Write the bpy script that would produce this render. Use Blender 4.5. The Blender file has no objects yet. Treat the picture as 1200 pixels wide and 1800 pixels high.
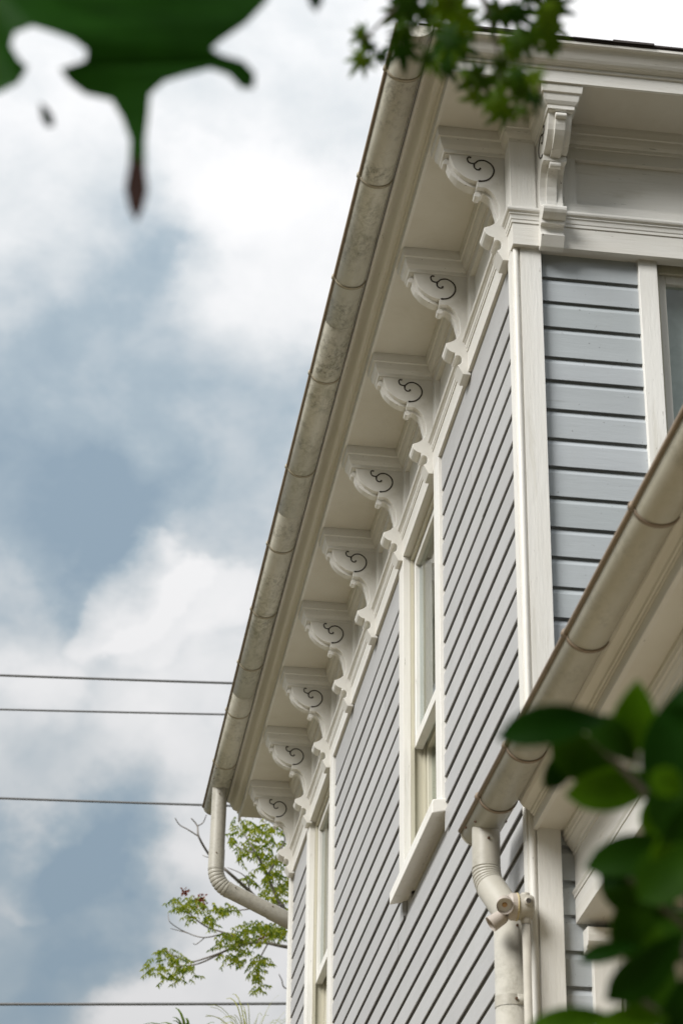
import bpy, bmesh, math, random
from mathutils import Vector, Matrix
from mathutils.geometry import tessellate_polygon
random.seed(7)
S = bpy.context.scene
COL = S.collection
Z0 = 7.2856                     # height of the brackets' scroll line above the ground
V = Vector

# ---------------------------------------------------------------- camera
PITCH, YAW, ROLL = 0.506051, 0.135776, 0.0120010
FPX = 4383.66                   # focal length in pixels of the 1200 x 1800 photograph
CAM = V((-1.6256, -7.3535, 1.6))
FW = V((math.sin(YAW)*math.cos(PITCH), math.cos(YAW)*math.cos(PITCH), math.sin(PITCH)))
rt = V((math.cos(YAW), -math.sin(YAW), 0)); up = rt.cross(FW)
RT = rt*math.cos(ROLL) + up*math.sin(ROLL)
UP = up*math.cos(ROLL) - rt*math.sin(ROLL)
cd = bpy.data.cameras.new('camera'); cam = bpy.data.objects.new('camera', cd); COL.objects.link(cam)
cam.matrix_world = Matrix(((RT.x, UP.x, -FW.x, CAM.x), (RT.y, UP.y, -FW.y, CAM.y), (RT.z, UP.z, -FW.z, CAM.z), (0, 0, 0, 1)))
cd.sensor_fit = 'VERTICAL'; cd.sensor_height = 36; cd.sensor_width = 24
cd.lens = FPX/1800*36
cd.clip_start = 0.05; cd.clip_end = 3000
cd.dof.use_dof = True; cd.dof.focus_distance = 10.6; cd.dof.aperture_fstop = 5.6; cd.dof.aperture_blades = 9
S.camera = cam
S.render.resolution_x, S.render.resolution_y = 682, 1024

def at(px, py, depth):
    """point of the place seen at a pixel of the 1200 x 1800 photograph, depth metres in front of the camera"""
    return CAM + (RT*((px-600)/FPX) - UP*((py-900)/FPX) + FW)*depth

# ---------------------------------------------------------------- light
SUN_EL, SUN_AZ = math.radians(39), math.radians(234)   # azimuth from +Y clockwise: behind the camera, to the left
sd = bpy.data.lights.new('sun', 'SUN'); sun = bpy.data.objects.new('sun', sd); COL.objects.link(sun)
sd.energy = 3.1; sd.angle = math.radians(30); sd.color = (1.0, 0.98, 0.95)
sdir = V((math.sin(SUN_AZ)*math.cos(SUN_EL), math.cos(SUN_AZ)*math.cos(SUN_EL), math.sin(SUN_EL)))
sun.rotation_euler = sdir.to_track_quat('Z', 'Y').to_euler()
sun.location = (-20, -30, 40)

W = bpy.data.worlds.new('World'); S.world = W; W.use_nodes = True
W.cycles.sampling_method = 'MANUAL'; W.cycles.sample_map_resolution = 512
nt = W.node_tree; nt.nodes.clear()
def N(t, **k):
    n = nt.nodes.new(t)
    for a, b in k.items():
        if a.startswith('i_'):
            n.inputs[int(a[2:])].default_value = b
        else: setattr(n, a, b)
    return n
def L(a, b): nt.links.new(a, b)
def M(op, a, b=None, c=None):
    n = nt.nodes.new('ShaderNodeMath'); n.operation = op
    for i, v in enumerate((a, b, c)):
        if v is None: continue
        if isinstance(v, (int, float)): n.inputs[i].default_value = v
        else: nt.links.new(v, n.inputs[i])
    return n.outputs[0]
wo = N('ShaderNodeOutputWorld')
sky = N('ShaderNodeTexSky', sky_type='NISHITA', sun_disc=False, sun_elevation=SUN_EL, sun_rotation=SUN_AZ)
sky.air_density = 1.4; sky.dust_density = 2.0
bsky = N('ShaderNodeBackground'); bsky.inputs[1].default_value = 0.085
L(sky.outputs[0], bsky.inputs[0])
tc = N('ShaderNodeTexCoord')
n1 = N('ShaderNodeTexNoise', noise_dimensions='3D'); n1.inputs['Scale'].default_value = 5.5; n1.inputs['Detail'].default_value = 4; n1.inputs['Roughness'].default_value = .56; n1.inputs['Distortion'].default_value = .1
mp = N('ShaderNodeMapping'); mp.inputs['Location'].default_value = (3.1, 1.7, .4); mp.inputs['Scale'].default_value = (1, 1, 1.25)
L(tc.outputs['Generated'], mp.inputs[0]); L(mp.outputs[0], n1.inputs['Vector'])
n2 = N('ShaderNodeTexNoise', noise_dimensions='3D'); n2.inputs['Scale'].default_value = 19; n2.inputs['Detail'].default_value = 4; n2.inputs['Roughness'].default_value = .6; n2.inputs['Distortion'].default_value = .15
L(mp.outputs[0], n2.inputs['Vector'])
# cloud banks: soft masses at their place in the sky (bright +, dark -)
banks = [(90, 620, 3.0, -.17, 0), (300, 700, 2.8, -.15, 0), (140, 760, 2.4, -.08, 0), (70, 890, 2.3, -.24, 0), (215, 850, 1.3, -.12, 0), (470, 800, 1.8, -.05, 0),
         (255, 985, 1.25, .26, 1), (350, 1055, 1.2, .22, 1), (60, 1090, 1.5, .16, 0), (270, 1150, .8, -.10, 0), (500, 480, 2.0, .16, 0), (350, 420, 1.6, .10, 1), (140, 400, 2.2, .06, 0),
         (150, 1230, 2.2, .14, 0), (150, 1370, 2.0, -.22, 0), (85, 1505, .95, .18, 1), (70, 1640, 2.4, -.38, 0), (230, 1600, 1.7, -.26, 0), (240, 1460, 1.4, -.16, 0), (420, 1660, 2.6, .24, 0), (130, 1770, 1.2, -.16, 0),
         (330, 1270, 1.6, .14, 0), (500, 250, 2.0, .04, 0), (1050, 30, 4.5, .3, 0), (60, 260, 2, .08, 0)]
acc = None
nrm = N('ShaderNodeVectorMath', operation='NORMALIZE'); 
wob = N('ShaderNodeVectorMath', operation='MULTIPLY_ADD'); wob.inputs[1].default_value = (.13, .13, .13)
n3 = N('ShaderNodeTexNoise', noise_dimensions='3D'); n3.inputs['Scale'].default_value = 11; n3.inputs['Detail'].default_value = 6; n3.inputs['Roughness'].default_value = .55
L(mp.outputs[0], n3.inputs['Vector']); 
sub = N('ShaderNodeVectorMath', operation='SUBTRACT'); sub.inputs[1].default_value = (.5, .5, .5); L(n3.outputs['Color'], sub.inputs[0])
L(sub.outputs[0], wob.inputs[0]); L(tc.outputs['Generated'], wob.inputs[2]); L(wob.outputs[0], nrm.inputs[0])
for (px, py, deg, amp, sharp) in banks:
    d = (at(px, py, 1) - CAM).normalized()
    dp = N('ShaderNodeVectorMath', operation='DOT_PRODUCT'); dp.inputs[1].default_value = d; L(nrm.outputs[0], dp.inputs[0])
    mr = N('ShaderNodeMapRange', interpolation_type='SMOOTHERSTEP')
    mr.inputs['From Min'].default_value = math.cos(math.radians(deg*(1.25 if sharp else 1.6))); mr.inputs['From Max'].default_value = math.cos(math.radians(deg*.6)) if sharp else 1.0
    mr.inputs['To Min'].default_value = 0; mr.inputs['To Max'].default_value = amp
    L(dp.outputs['Value'], mr.inputs['Value'])
    acc = mr.outputs[0] if acc is None else M('ADD', acc, mr.outputs[0])
base = M('ADD', M('MULTIPLY', M('SUBTRACT', n1.outputs['Fac'], .5), .45), M('MULTIPLY', M('SUBTRACT', n2.outputs['Fac'], .5), .56))
cl = M('ADD', M('ADD', base, M('MULTIPLY', acc, 1.0)), .68)
cr = N('ShaderNodeValToRGB'); L(cl, cr.inputs[0])
els = cr.color_ramp.elements
els[0].position = .12; els[0].color = (.30, .385, .455, 1)
els[1].position = .95; els[1].color = (.86, .86, .87, 1)
for p, c in ((.36, (.395, .475, .535)), (.52, (.545, .595, .635)), (.66, (.665, .695, .72)), (.80, (.785, .795, .81))):
    e = els.new(p); e.color = (*c, 1)
sepz = N('ShaderNodeSeparateXYZ'); L(tc.outputs['Generated'], sepz.inputs[0])
bcl = N('ShaderNodeBackground'); L(cr.outputs[0], bcl.inputs[0])
L(M('ADD', M('MULTIPLY', M('MAXIMUM', sepz.outputs[2], 0.), .75), .30), bcl.inputs[1])   # an overcast sky is brighter overhead than at the horizon
cov = N('ShaderNodeMapRange'); cov.inputs['From Min'].default_value = .12; cov.inputs['From Max'].default_value = .55; cov.inputs['To Min'].default_value = .8; cov.inputs['To Max'].default_value = 1; L(cl, cov.inputs['Value'])
mx = N('ShaderNodeMixShader'); L(cov.outputs[0], mx.inputs[0]); L(bsky.outputs[0], mx.inputs[1]); L(bcl.outputs[0], mx.inputs[2]); L(mx.outputs[0], wo.inputs[0])

vs = S.view_settings; vs.view_transform = 'Standard'; vs.look = 'None'; vs.exposure = .68; vs.gamma = 1; vs.use_curve_mapping = False
S.cycles.use_denoising = True
S.cycles.max_bounces = 6; S.cycles.diffuse_bounces = 3; S.cycles.transparent_max_bounces = 8
S.cycles.use_adaptive_sampling = True; S.cycles.adaptive_threshold = 0.01

# ---------------------------------------------------------------- materials
class Mat:
    def __init__(s, name):
        s.m = bpy.data.materials.new(name); s.m.use_nodes = True; s.t = s.m.node_tree
        s.b = s.t.nodes['Principled BSDF']; s.tc = None
    def n(s, t, **k):
        n = s.t.nodes.new(t)
        for a, b in k.items(): setattr(n, a, b)
        return n
    def l(s, a, b): s.t.links.new(a, b)
    def co(s, scale=(1, 1, 1)):
        if s.tc is None: s.tc = s.n('ShaderNodeTexCoord')
        mp = s.n('ShaderNodeMapping'); mp.inputs['Scale'].default_value = scale
        s.l(s.tc.outputs['Object'], mp.inputs[0]); return mp.outputs[0]
    def noise(s, scale, detail=5, rough=.6, vec=(1, 1, 1), dist=0.):
        n = s.n('ShaderNodeTexNoise'); n.inputs['Scale'].default_value = scale; n.inputs['Detail'].default_value = detail
        n.inputs['Roughness'].default_value = rough; n.inputs['Distortion'].default_value = dist
        s.l(s.co(vec), n.inputs['Vector']); return n.outputs['Fac']
    def rng(s, v, a, b, c=0., d=1.):
        n = s.n('ShaderNodeMapRange'); s.l(v, n.inputs['Value'])
        for k, x in zip(('From Min', 'From Max', 'To Min', 'To Max'), (a, b, c, d)): n.inputs[k].default_value = x
        return n.outputs[0]
    def math(s, op, a, b):
        n = s.n('ShaderNodeMath', operation=op)
        for i, v in enumerate((a, b)):
            if isinstance(v, (int, float)): n.inputs[i].default_value = v
            else: s.l(v, n.inputs[i])
        return n.outputs[0]
    def mix(s, f, a, b, mode='MIX'):
        n = s.n('ShaderNodeMix', data_type='RGBA', blend_type=mode)
        if isinstance(f, (int, float)): n.inputs[0].default_value = f
        else: s.l(f, n.inputs[0])
        for i, v in ((6, a), (7, b)):
            if isinstance(v, tuple): n.inputs[i].default_value = (*v, 1)
            else: s.l(v, n.inputs[i])
        return n.outputs[2]
    def base(s, c):
        if isinstance(c, tuple): s.b.inputs['Base Color'].default_value = (*c, 1)
        else: s.l(c, s.b.inputs['Base Color'])
    def bump(s, h, dist, strength=1.):
        n = s.n('ShaderNodeBump'); n.inputs['Strength'].default_value = strength; n.inputs['Distance'].default_value = dist
        s.l(h, n.inputs['Height']); s.l(n.outputs[0], s.b.inputs['Normal'])
    def rough(s, v): s.b.inputs['Roughness'].default_value = v

def white_paint(name, col=(.70, .69, .655), vec=(1, 1, 1), dirt=.5, flecks=True):
    a = Mat(name)
    big = a.noise(2.3, 4, .6, vec)
    c = a.mix(a.rng(big, .35, .72), tuple(x*1.03 for x in col), tuple(x*y for x, y in zip(col, (.92, .90, .86))))
    d = a.rng(a.noise(7, 7, .70, vec, .6), .56, .80, 0, dirt*1.2)
    c = a.mix(d, c, (.46, .43, .34))
    if flecks:
        f = a.rng(a.noise(60, 3, .5, vec), .715, .735, 0, .75)
        c = a.mix(f, c, (.17, .15, .12))
    oi = a.n('ShaderNodeObjectInfo')
    v = a.rng(oi.outputs['Random'], 0, 1, .955, 1.03)
    hs = a.n('ShaderNodeHueSaturation'); a.l(v, hs.inputs['Value']); a.l(c, hs.inputs['Color']); a.base(hs.outputs[0])
    a.rough(.5); a.b.inputs['Specular IOR Level'].default_value = .35
    a.bump(a.noise(34, 6, .66, vec), .0022, .7)
    return a.m

def siding_paint(name, col, vec):
    a = Mat(name)
    oi = a.n('ShaderNodeObjectInfo')
    c = a.mix(a.rng(a.noise(1.6, 5, .6, vec), .3, .7), tuple(x*1.05 for x in col), tuple(x*.93 for x in col))
    c = a.mix(a.rng(a.noise(5.5, 6, .7, vec), .6, .82, 0, .30), c, (.27, .28, .27))
    c = a.mix(a.rng(a.noise(70, 2, .5), .735, .75, 0, .7), c, (.09, .085, .08))
    c = a.mix(a.rng(a.noise(6, 5, .6, (1, 1, .12)), .52, .75, 0, .22), c, (.30, .30, .28))
    crack = a.noise(22, 6, .75, tuple(x*.5 for x in vec))
    c = a.mix(a.rng(crack, .70, .74, 0, .35), c, (.2, .2, .19))
    hs = a.n('ShaderNodeHueSaturation'); a.l(a.rng(oi.outputs['Random'], 0, 1, .93, 1.06), hs.inputs['Value'])
    a.l(a.rng(oi.outputs['Random'], 0, 1, .485, .515), hs.inputs['Hue']); a.l(c, hs.inputs['Color']); a.base(hs.outputs[0])
    a.rough(.5); a.b.inputs['Specular IOR Level'].default_value = .35
    a.bump(a.noise(16, 7, .66, vec), .0022, .6)
    return a.m

M_WHITE = white_paint('white_paint')
M_WHITE_S = white_paint('white_paint_side_grain', vec=(3, .25, 3))
M_WHITE_F = white_paint('white_paint_front_grain', vec=(.25, 3, 3))
M_WHITE_V = white_paint('white_paint_vertical_grain', vec=(3, 3, .3))
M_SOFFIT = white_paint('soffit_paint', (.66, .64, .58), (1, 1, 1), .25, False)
M_SOLD = white_paint('weathered_window_paint', (.52, .50, .405), (4, 4, .25), .9)
M_CLAP_S = siding_paint('grey_siding_sunlit_side', (.395, .394, .392), (2.5, .3, 2.5))  # same paint as the front; the side's warmer light is put into its grey
M_CLAP_F = siding_paint('blue_grey_siding_skylit_front', (.385, .413, .43), (.3, 2.5, 2.5))  # same paint as the side, with cool sky light put into the colour

def gutter_mat(name, col, algae, amt):
    a = Mat(name)
    c = a.mix(a.rng(a.noise(3, 4, .6), .3, .7), col, tuple(x*.9 for x in col))
    pat = a.math('MULTIPLY', a.rng(a.noise(2.2, 3, .5, (1, .8, 1)), .34, .62), a.rng(a.noise(26, 9, .78, (1, .55, 1), .9), .44, .66))
    c = a.mix(a.math('MULTIPLY', pat, amt), c, algae)
    pat2 = a.math('MULTIPLY', a.rng(a.noise(4.1, 3, .5, (1, 1.3, 1)), .44, .64), a.rng(a.noise(48, 7, .8, (1, .5, 1)), .46, .62))
    c = a.mix(a.math('MULTIPLY', pat2, amt*.9), c, (.085, .08, .055))
    a.base(c); a.rough(.42); a.b.inputs['Specular IOR Level'].default_value = .4
    a.bump(a.noise(55, 4, .6), .0012, .4)
    return a.m
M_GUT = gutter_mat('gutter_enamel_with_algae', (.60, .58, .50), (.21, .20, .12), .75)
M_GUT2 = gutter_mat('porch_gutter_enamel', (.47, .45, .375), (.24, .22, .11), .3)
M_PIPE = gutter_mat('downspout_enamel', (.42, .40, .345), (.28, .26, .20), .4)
def flat(name, col, rough=.6, bumps=None, metal=0.):
    a = Mat(name); a.base(a.mix(a.rng(a.noise(18, 4), .3, .7), tuple(x*.88 for x in col), tuple(x*1.1 for x in col))); a.rough(rough); a.b.inputs['Metallic'].default_value = metal
    if bumps: a.bump(a.noise(bumps[0], 5), bumps[1])
    return a.m
M_RIM = flat('stained_gutter_rim', (.22, .17, .12), .6)
M_GROOVE = flat('dark_groove', (.035, .028, .02), .8)
M_RUST = flat('rusty_screw', (.09, .045, .02), .7)
M_STRAP = flat('hanger_strap', (.33, .29, .21), .5)
M_SHINGLE = flat('dark_asphalt_shingle', (.045, .038, .035), .95, (120, .003))
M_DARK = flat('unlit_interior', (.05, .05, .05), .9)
M_BLIND = flat('pale_window_blind', (.66, .66, .65), .8)
M_PANE_REFL = flat('drab_pane_reflection', (.27, .26, .215), .9)  # added sheet's colour, imitating jamb and sky reflected in the side panes
M_LAMP = flat('faded_plastic_lamp', (.42, .37, .32), .5)
M_BOX = flat('weatherproof_box_paint', (.40, .375, .32), .5)
M_WIRE = flat('power_cable_sheath', (.13, .13, .13), .6)
M_POLE = flat('utility_pole_wood', (.12, .09, .065), .9, (40, .005))
M_BARK = flat('grey_bark', (.19, .17, .15), .9, (60, .006))
M_BARK2 = flat('dark_bark', (.07, .055, .04), .9, (60, .004))
a = Mat('lamp_lens'); a.base((.62, .60, .56)); a.rough(.25); M_LENS = a.m
a = Mat('window_glass'); a.t.nodes.remove(a.b)
o = a.t.nodes['Material Output']; fr = a.n('ShaderNodeFresnel'); gm = a.n('ShaderNodeNewGeometry'); ir = a.n('ShaderNodeMapRange'); ir.inputs['To Min'].default_value = 1.5; ir.inputs['To Max'].default_value = 1/1.5; a.l(gm.outputs['Backfacing'], ir.inputs['Value']); a.l(ir.outputs[0], fr.inputs[0])
tr = a.n('ShaderNodeBsdfTransparent'); tr.inputs[0].default_value = (.86, .90, .89, 1); gl = a.n('ShaderNodeBsdfGlossy'); gl.inputs['Roughness'].default_value = .03
ms = a.n('ShaderNodeMixShader'); a.l(fr.outputs[0], ms.inputs[0]); a.l(tr.outputs[0], ms.inputs[1]); a.l(gl.outputs[0], ms.inputs[2]); a.l(ms.outputs[0], o.inputs[0]); M_GLASS = a.m

def leaf_mat(name, c1, c2, trans=.35, island=False, rough=.45, spec=.25):
    a = Mat(name)
    if island:
        g = a.n('ShaderNodeNewGeometry'); r = g.outputs['Random Per Island']
    else:
        oi = a.n('ShaderNodeObjectInfo'); r = oi.outputs['Random']
    c = a.mix(a.math('POWER', r, 1.0 if island else 1.7), c1, c2)
    c = a.mix(a.rng(a.noise(30, 3), .3, .7, 0, .35), c, tuple(x*.6 for x in c1))
    a.base(c); a.rough(rough); a.b.inputs['Specular IOR Level'].default_value = spec
    td = a.n('ShaderNodeBsdfTranslucent'); br = a.n('ShaderNodeMix', data_type='RGBA', blend_type='MULTIPLY'); br.inputs[0].default_value = 1
    a.l(c, br.inputs[6]); br.inputs[7].default_value = (1.7, 1.6, .35, 1); a.l(br.outputs[2], td.inputs[0])
    mixs = a.n('ShaderNodeMixShader'); mixs.inputs[0].default_value = trans
    o = a.t.nodes['Material Output']; a.l(a.b.outputs[0], mixs.inputs[1]); a.l(td.outputs[0], mixs.inputs[2]); a.l(mixs.outputs[0], o.inputs[0])
    return a.m
M_LEAF_BIG = leaf_mat('deep_green_lobed_leaf', (.010, .048, .003), (.016, .075, .004), .42, rough=.6, spec=.06)
M_LEAF_MAPLE = leaf_mat('maple_leaf_green', (.022, .07, .004), (.15, .24, .010), .48, spec=.1)
M_LEAF_SHRUB = leaf_mat('shrub_leaf_green', (.010, .050, .002), (.10, .22, .005), .46, rough=.55, spec=.08)
M_LEAF_FAR = leaf_mat('yellow_green_leaflets', (.06, .12, .010), (.33, .36, .03), .5, True)
M_LEAF_RED = leaf_mat('red_seed_clusters', (.16, .03, .02), (.25, .07, .03), .2, True)
M_LEAF_DRY = leaf_mat('withered_brown_leaf', (.022, .010, .008), (.03, .013, .009), .1, spec=.05)
M_PALM = leaf_mat('palm_blade_green', (.06, .12, .025), (.16, .22, .06), .35, True)
M_STRAW = leaf_mat('pale_straw_blade', (.25, .28, .16), (.35, .36, .22), .35, True)

a = Mat('ground_grass_and_dirt')
g = a.mix(a.rng(a.noise(.35, 6), .35, .65), (.10, .086, .036), (.16, .125, .068)); g = a.mix(a.rng(a.noise(9, 6), .4, .65, 0, .6), g, (.075, .085, .025)); a.base(g); a.rough(.95); a.bump(a.noise(25, 6), .03); M_GROUND = a.m
a = Mat('concrete_paving'); a.base(a.mix(a.rng(a.noise(1.2, 7), .3, .7), (.24, .19, .12), (.32, .26, .17))); a.rough(.9); a.bump(a.noise(60, 5), .004); M_CONC = a.m

# ---------------------------------------------------------------- mesh helpers (local z: 0 at the scroll line)
def mesh(name, vs, fs, mat, smooth=False, recalc=True, z0=Z0):
    me = bpy.data.meshes.new(name)
    me.from_pydata([(v[0], v[1], v[2]+z0) for v in vs], [], fs)
    if recalc:
        bm = bmesh.new(); bm.from_mesh(me); bmesh.ops.recalc_face_normals(bm, faces=bm.faces); bm.to_mesh(me); bm.free()
    for m in (mat if isinstance(mat, (list, tuple)) else [mat]): me.materials.append(m)
    if smooth:
        for p in me.polygons: p.use_smooth = True
    return me
def put(name, me, parent=None):
    o = bpy.data.objects.new(name, me); COL.objects.link(o)
    if parent is not None: o.parent = parent; o.matrix_parent_inverse = parent.matrix_world.inverted()
    return o
def obj(name, vf, mat, parent=None, smooth=False, z0=Z0, bevel=0.):
    o = put(name, mesh(name, vf[0], vf[1], mat, smooth, z0=z0), parent)
    if bevel:
        b = o.modifiers.new('bevel', 'BEVEL'); b.width = bevel; b.segments = 2; b.limit_method = 'ANGLE'; b.angle_limit = math.radians(40); b.harden_normals = False
    return o
def empty(name, loc, label, cat, group=None):
    o = bpy.data.objects.new(name, None); COL.objects.link(o); o.location = loc; o['label'] = label; o['category'] = cat
    if group: o['group'] = group
    bpy.context.view_layer.update(); return o
def tag(o, label, cat, group=None):
    o['label'] = label; o['category'] = cat
    if group: o['group'] = group
    return o
def join(*vfs):
    v, f = [], []
    for a, b in vfs:
        k = len(v); v += list(a); f += [tuple(i+k for i in q) for q in b]
    return v, f
def box(x0, x1, y0, y1, z0, z1):
    v = [(x, y, z) for x in (x0, x1) for y in (y0, y1) for z in (z0, z1)]
    return v, [(0, 1, 3, 2), (4, 6, 7, 5), (0, 4, 5, 1), (2, 3, 7, 6), (0, 2, 6, 4), (1, 5, 7, 3)]
def prism(poly, axis, a, b):
    """closed 2-D outline pulled along an axis: y -> (x,z), x -> (y,z), z -> (x,y)"""
    n = len(poly)
    def p(q, t): return {'y': (q[0], t, q[1]), 'x': (t, q[0], q[1]), 'z': (q[0], q[1], t)}[axis]
    v = [p(q, a) for q in poly] + [p(q, b) for q in poly]
    f = [(i, (i+1) % n, n+(i+1) % n, n+i) for i in range(n)] + [tuple(range(n)), tuple(range(2*n-1, n-1, -1))]
    return v, f
def tube(path, rad, n=12, caps=True, squash=1.):
    """round tube along a path; rad is a number or one per point"""
    pts = [V(p) for p in path]; k = len(pts); rs = rad if isinstance(rad, (list, tuple)) else [rad]*k
    v, f = [], []; prev = None
    for i, p in enumerate(pts):
        t = (pts[min(i+1, k-1)] - pts[max(i-1, 0)]).normalized()
        if prev is None:
            s = V((1, 0, 0)) if abs(t.x) < .8 else V((0, 1, 0)); a = (s - t*s.dot(t)).normalized()
        else: a = (prev - t*prev.dot(t)).normalized()
        prev = a; b = t.cross(a)
        for j in range(n):
            an = 2*math.pi*j/n; v.append(tuple(p + (a*math.cos(an) + b*math.sin(an)*squash)*rs[i]))
    for i in range(k-1):
        for j in range(n): f.append((i*n+j, i*n+(j+1) % n, (i+1)*n+(j+1) % n, (i+1)*n+j))
    if caps: f += [tuple(range(n-1, -1, -1)), tuple(range((k-1)*n, k*n))]
    return v, f
def smooth_path(pts, sub=6):
    P = [V(p) for p in pts]; out = []
    for i in range(len(P)-1):
        p0, p1, p2, p3 = P[max(i-1, 0)], P[i], P[i+1], P[min(i+2, len(P)-1)]
        for s in range(sub):
            t = s/sub; out.append(.5*((2*p1) + (p2-p0)*t + (2*p0-5*p1+4*p2-p3)*t*t + (3*p1-p0-3*p2+p3)*t**3))
    out.append(P[-1]); return out
def xf(vf, m): return [tuple(m @ V(p)) for p in vf[0]], vf[1]

# ================================================================ the ground
NG = 64
gv = [(0, 0, -Z0)] + [(900*math.cos(2*math.pi*i/NG), 900*math.sin(2*math.pi*i/NG), -Z0) for i in range(NG)]
o = obj('ground', (gv, [(0, 1+i, 1+(i+1) % NG) for i in range(NG)]), M_GROUND); o['kind'] = 'structure'
o = obj('pavement', box(-7, 8.5, -11, -3.2, -Z0-.06, -Z0+.006), M_CONC); o['kind'] = 'structure'
o = obj('garden_path', box(-4.2, -.35, -3.196, 9, -Z0-.06, -Z0+.005), M_CONC); o['kind'] = 'structure'

# ---- unseen belt of trees, added and shaped to cut low sky light under the eaves
def added_shade_trees():
    rnd = random.Random(11); v, f = [], []
    for k_ in range(96):
        az = 2*math.pi*(k_+rnd.uniform(-.3, .3))/96; back = .5 - .5*math.cos(az); R = rnd.uniform(25, 33) - 5*back      # az 0 = behind the house
        cx, cy = math.sin(az)*R, 1.5 + math.cos(az)*R; H = rnd.uniform(5.5, 7.5) + 7.5*back; H *= 1 - .72*max(0., -math.sin(az))**1.5; rx = rnd.uniform(1.7, 2.6)
        k = len(v); nu, nv = 10, 6
        for i in range(nv+1):
            th = math.pi*i/nv
            for j in range(nu):
                ph = 2*math.pi*j/nu; r_ = rnd.uniform(.72, 1.0)
                v.append((cx+rx*r_*math.sin(th)*math.cos(ph), cy+rx*r_*math.sin(th)*math.sin(ph), .5*H+.55+.5*H*r_*math.cos(th)))
        for i in range(nv):
            for j in range(nu): f.append((k+i*nu+j, k+i*nu+(j+1) % nu, k+(i+1)*nu+(j+1) % nu, k+(i+1)*nu+j))
        for _ in range(120):
            th = math.acos(rnd.uniform(-1, 1)); ph = rnd.uniform(0, 6.283); c = V((cx+rx*1.05*math.sin(th)*math.cos(ph), cy+rx*1.05*math.sin(th)*math.sin(ph), .5*H+.55+.52*H*math.cos(th)))
            a_ = V((rnd.gauss(0, 1), rnd.gauss(0, 1), rnd.gauss(0, 1))).normalized(); b_ = a_.orthogonal().normalized(); w_ = rnd.uniform(.15, .38); k = len(v)
            v += [tuple(c-a_*w_), tuple(c+b_*w_*.5), tuple(c+a_*w_), tuple(c-b_*w_*.5)]; f.append((k, k+1, k+2, k+3))
    return v, f
M_WOOD = leaf_mat('shade_belt_foliage', (.02, .04, .012), (.06, .085, .02), .2, True)
o = obj('added_shade_trees', added_shade_trees(), M_WOOD, None, z0=0); o['kind'] = 'stuff'; o['label'] = 'unseen belt of dark trees added round the house to block low sky light'; o['category'] = 'trees'

# ================================================================ the house
LY, LX = 6.67, 8.0            # length of the side wall, width of the front wall
house = empty('house', (0, 0, 0), 'two-storey clapboard house with white bracketed eaves and blue-grey siding', 'house')

def mould(name, prof, wall, mat, parent=house, ye=None, smooth=False):
    """moulding of outline (out, z) along one wall, mitred at the near corner"""
    n = len(prof)
    if wall == 'side':
        e = LY if ye is None else ye
        v = [(-d, -d, z) for d, z in prof] + [(-d, e, z) for d, z in prof]
    else:
        v = [(-d, -d, z) for d, z in prof] + [(LX, -d, z) for d, z in prof]
    f = [(i, (i+1) % n, n+(i+1) % n, n+i) for i in range(n)] + [tuple(range(2*n-1, n-1, -1))]
    return obj(name, (v, f), mat, parent, smooth)

# --- walls with window openings
WIN = [(1.567, 2.588), (4.77, 5.83)]
ZT, ZB = -.393, -2.0
def wall_boxes_side():
    x0, x1 = .034, .17; b = [box(x0, x1, .0715, WIN[0][0]+.1, -Z0, ZT+.2)]
    b += [box(x0, x1, WIN[0][1]-.1, WIN[1][0]+.1, -Z0, ZT+.2), box(x0, x1, WIN[1][1]-.1, LY-.02, -Z0, ZT+.2)]
    for a, c in WIN: b.append(box(x0, x1, a+.1, c-.1, -Z0, -2.02))
    return join(*b)
side_wall = obj('side_wall', wall_boxes_side(), M_CLAP_S, house)
FW_WIN = (.476, 1.50)
DOOR = (.20, 1.36)
front_wall = obj('front_wall', join(box(.172, FW_WIN[0]+.06, .072, .2, -Z0, ZT+.2), box(FW_WIN[1]-.06, LX, .072, .2, -Z0, ZT+.2),
                 box(FW_WIN[0]+.06, FW_WIN[1]-.06, .072, .2, -3.02, -2.1), box(FW_WIN[0]+.06, FW_WIN[1]-.06, .072, .2, -Z0, -3.9)), M_CLAP_F, house)
obj('rear_wall', join(box(.034, LX, LY-.15, LY-.02, -Z0, .2), box(LX-.15, LX, .2, LY-.15, -Z0, .2), box(.172, LX, .2, LY-.15, -3.6, -3.55)), M_CLAP_F, house)

# --- clapboards: drop siding with a hollow along the top edge of each board
def course(zb, zt, face, out):
    """outline (depth, z): flat face, hollow at the top, square drip edge at the bottom"""
    h = zt - zb; k = face
    return [(k, zb), (k, zt-.030), (k+.003, zt-.024), (k+.008, zt-.015), (k+.0135, zt-.004), (k+.0148, zt+.016), (k+.0195, zt+.016), (k+.0195, zb+.020), (k+.0048, zb+.019), (k+.0042, zb)]
fb = [-.491, -.596, -.707, -.836, -.933, -1.055, -1.175, -1.291, -1.412, -1.534, -1.650, -1.767, -1.886]
while fb[-1] > -Z0+.15: fb.append(fb[-1]-.119-random.uniform(-.003, .003))
sb = [-.555 - .117*i + random.uniform(-.003, .003) for i in range(60)]
sb = [z for z in sb if z > -Z0+.05]
def clap_side(y0, y1, zb, zt):
    obj('clapboard', prism(course(zb, zt, .014 + random.uniform(-.0012, .0012), 0), 'y', y0, y1), M_CLAP_S, side_wall)
prev = -.36
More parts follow.
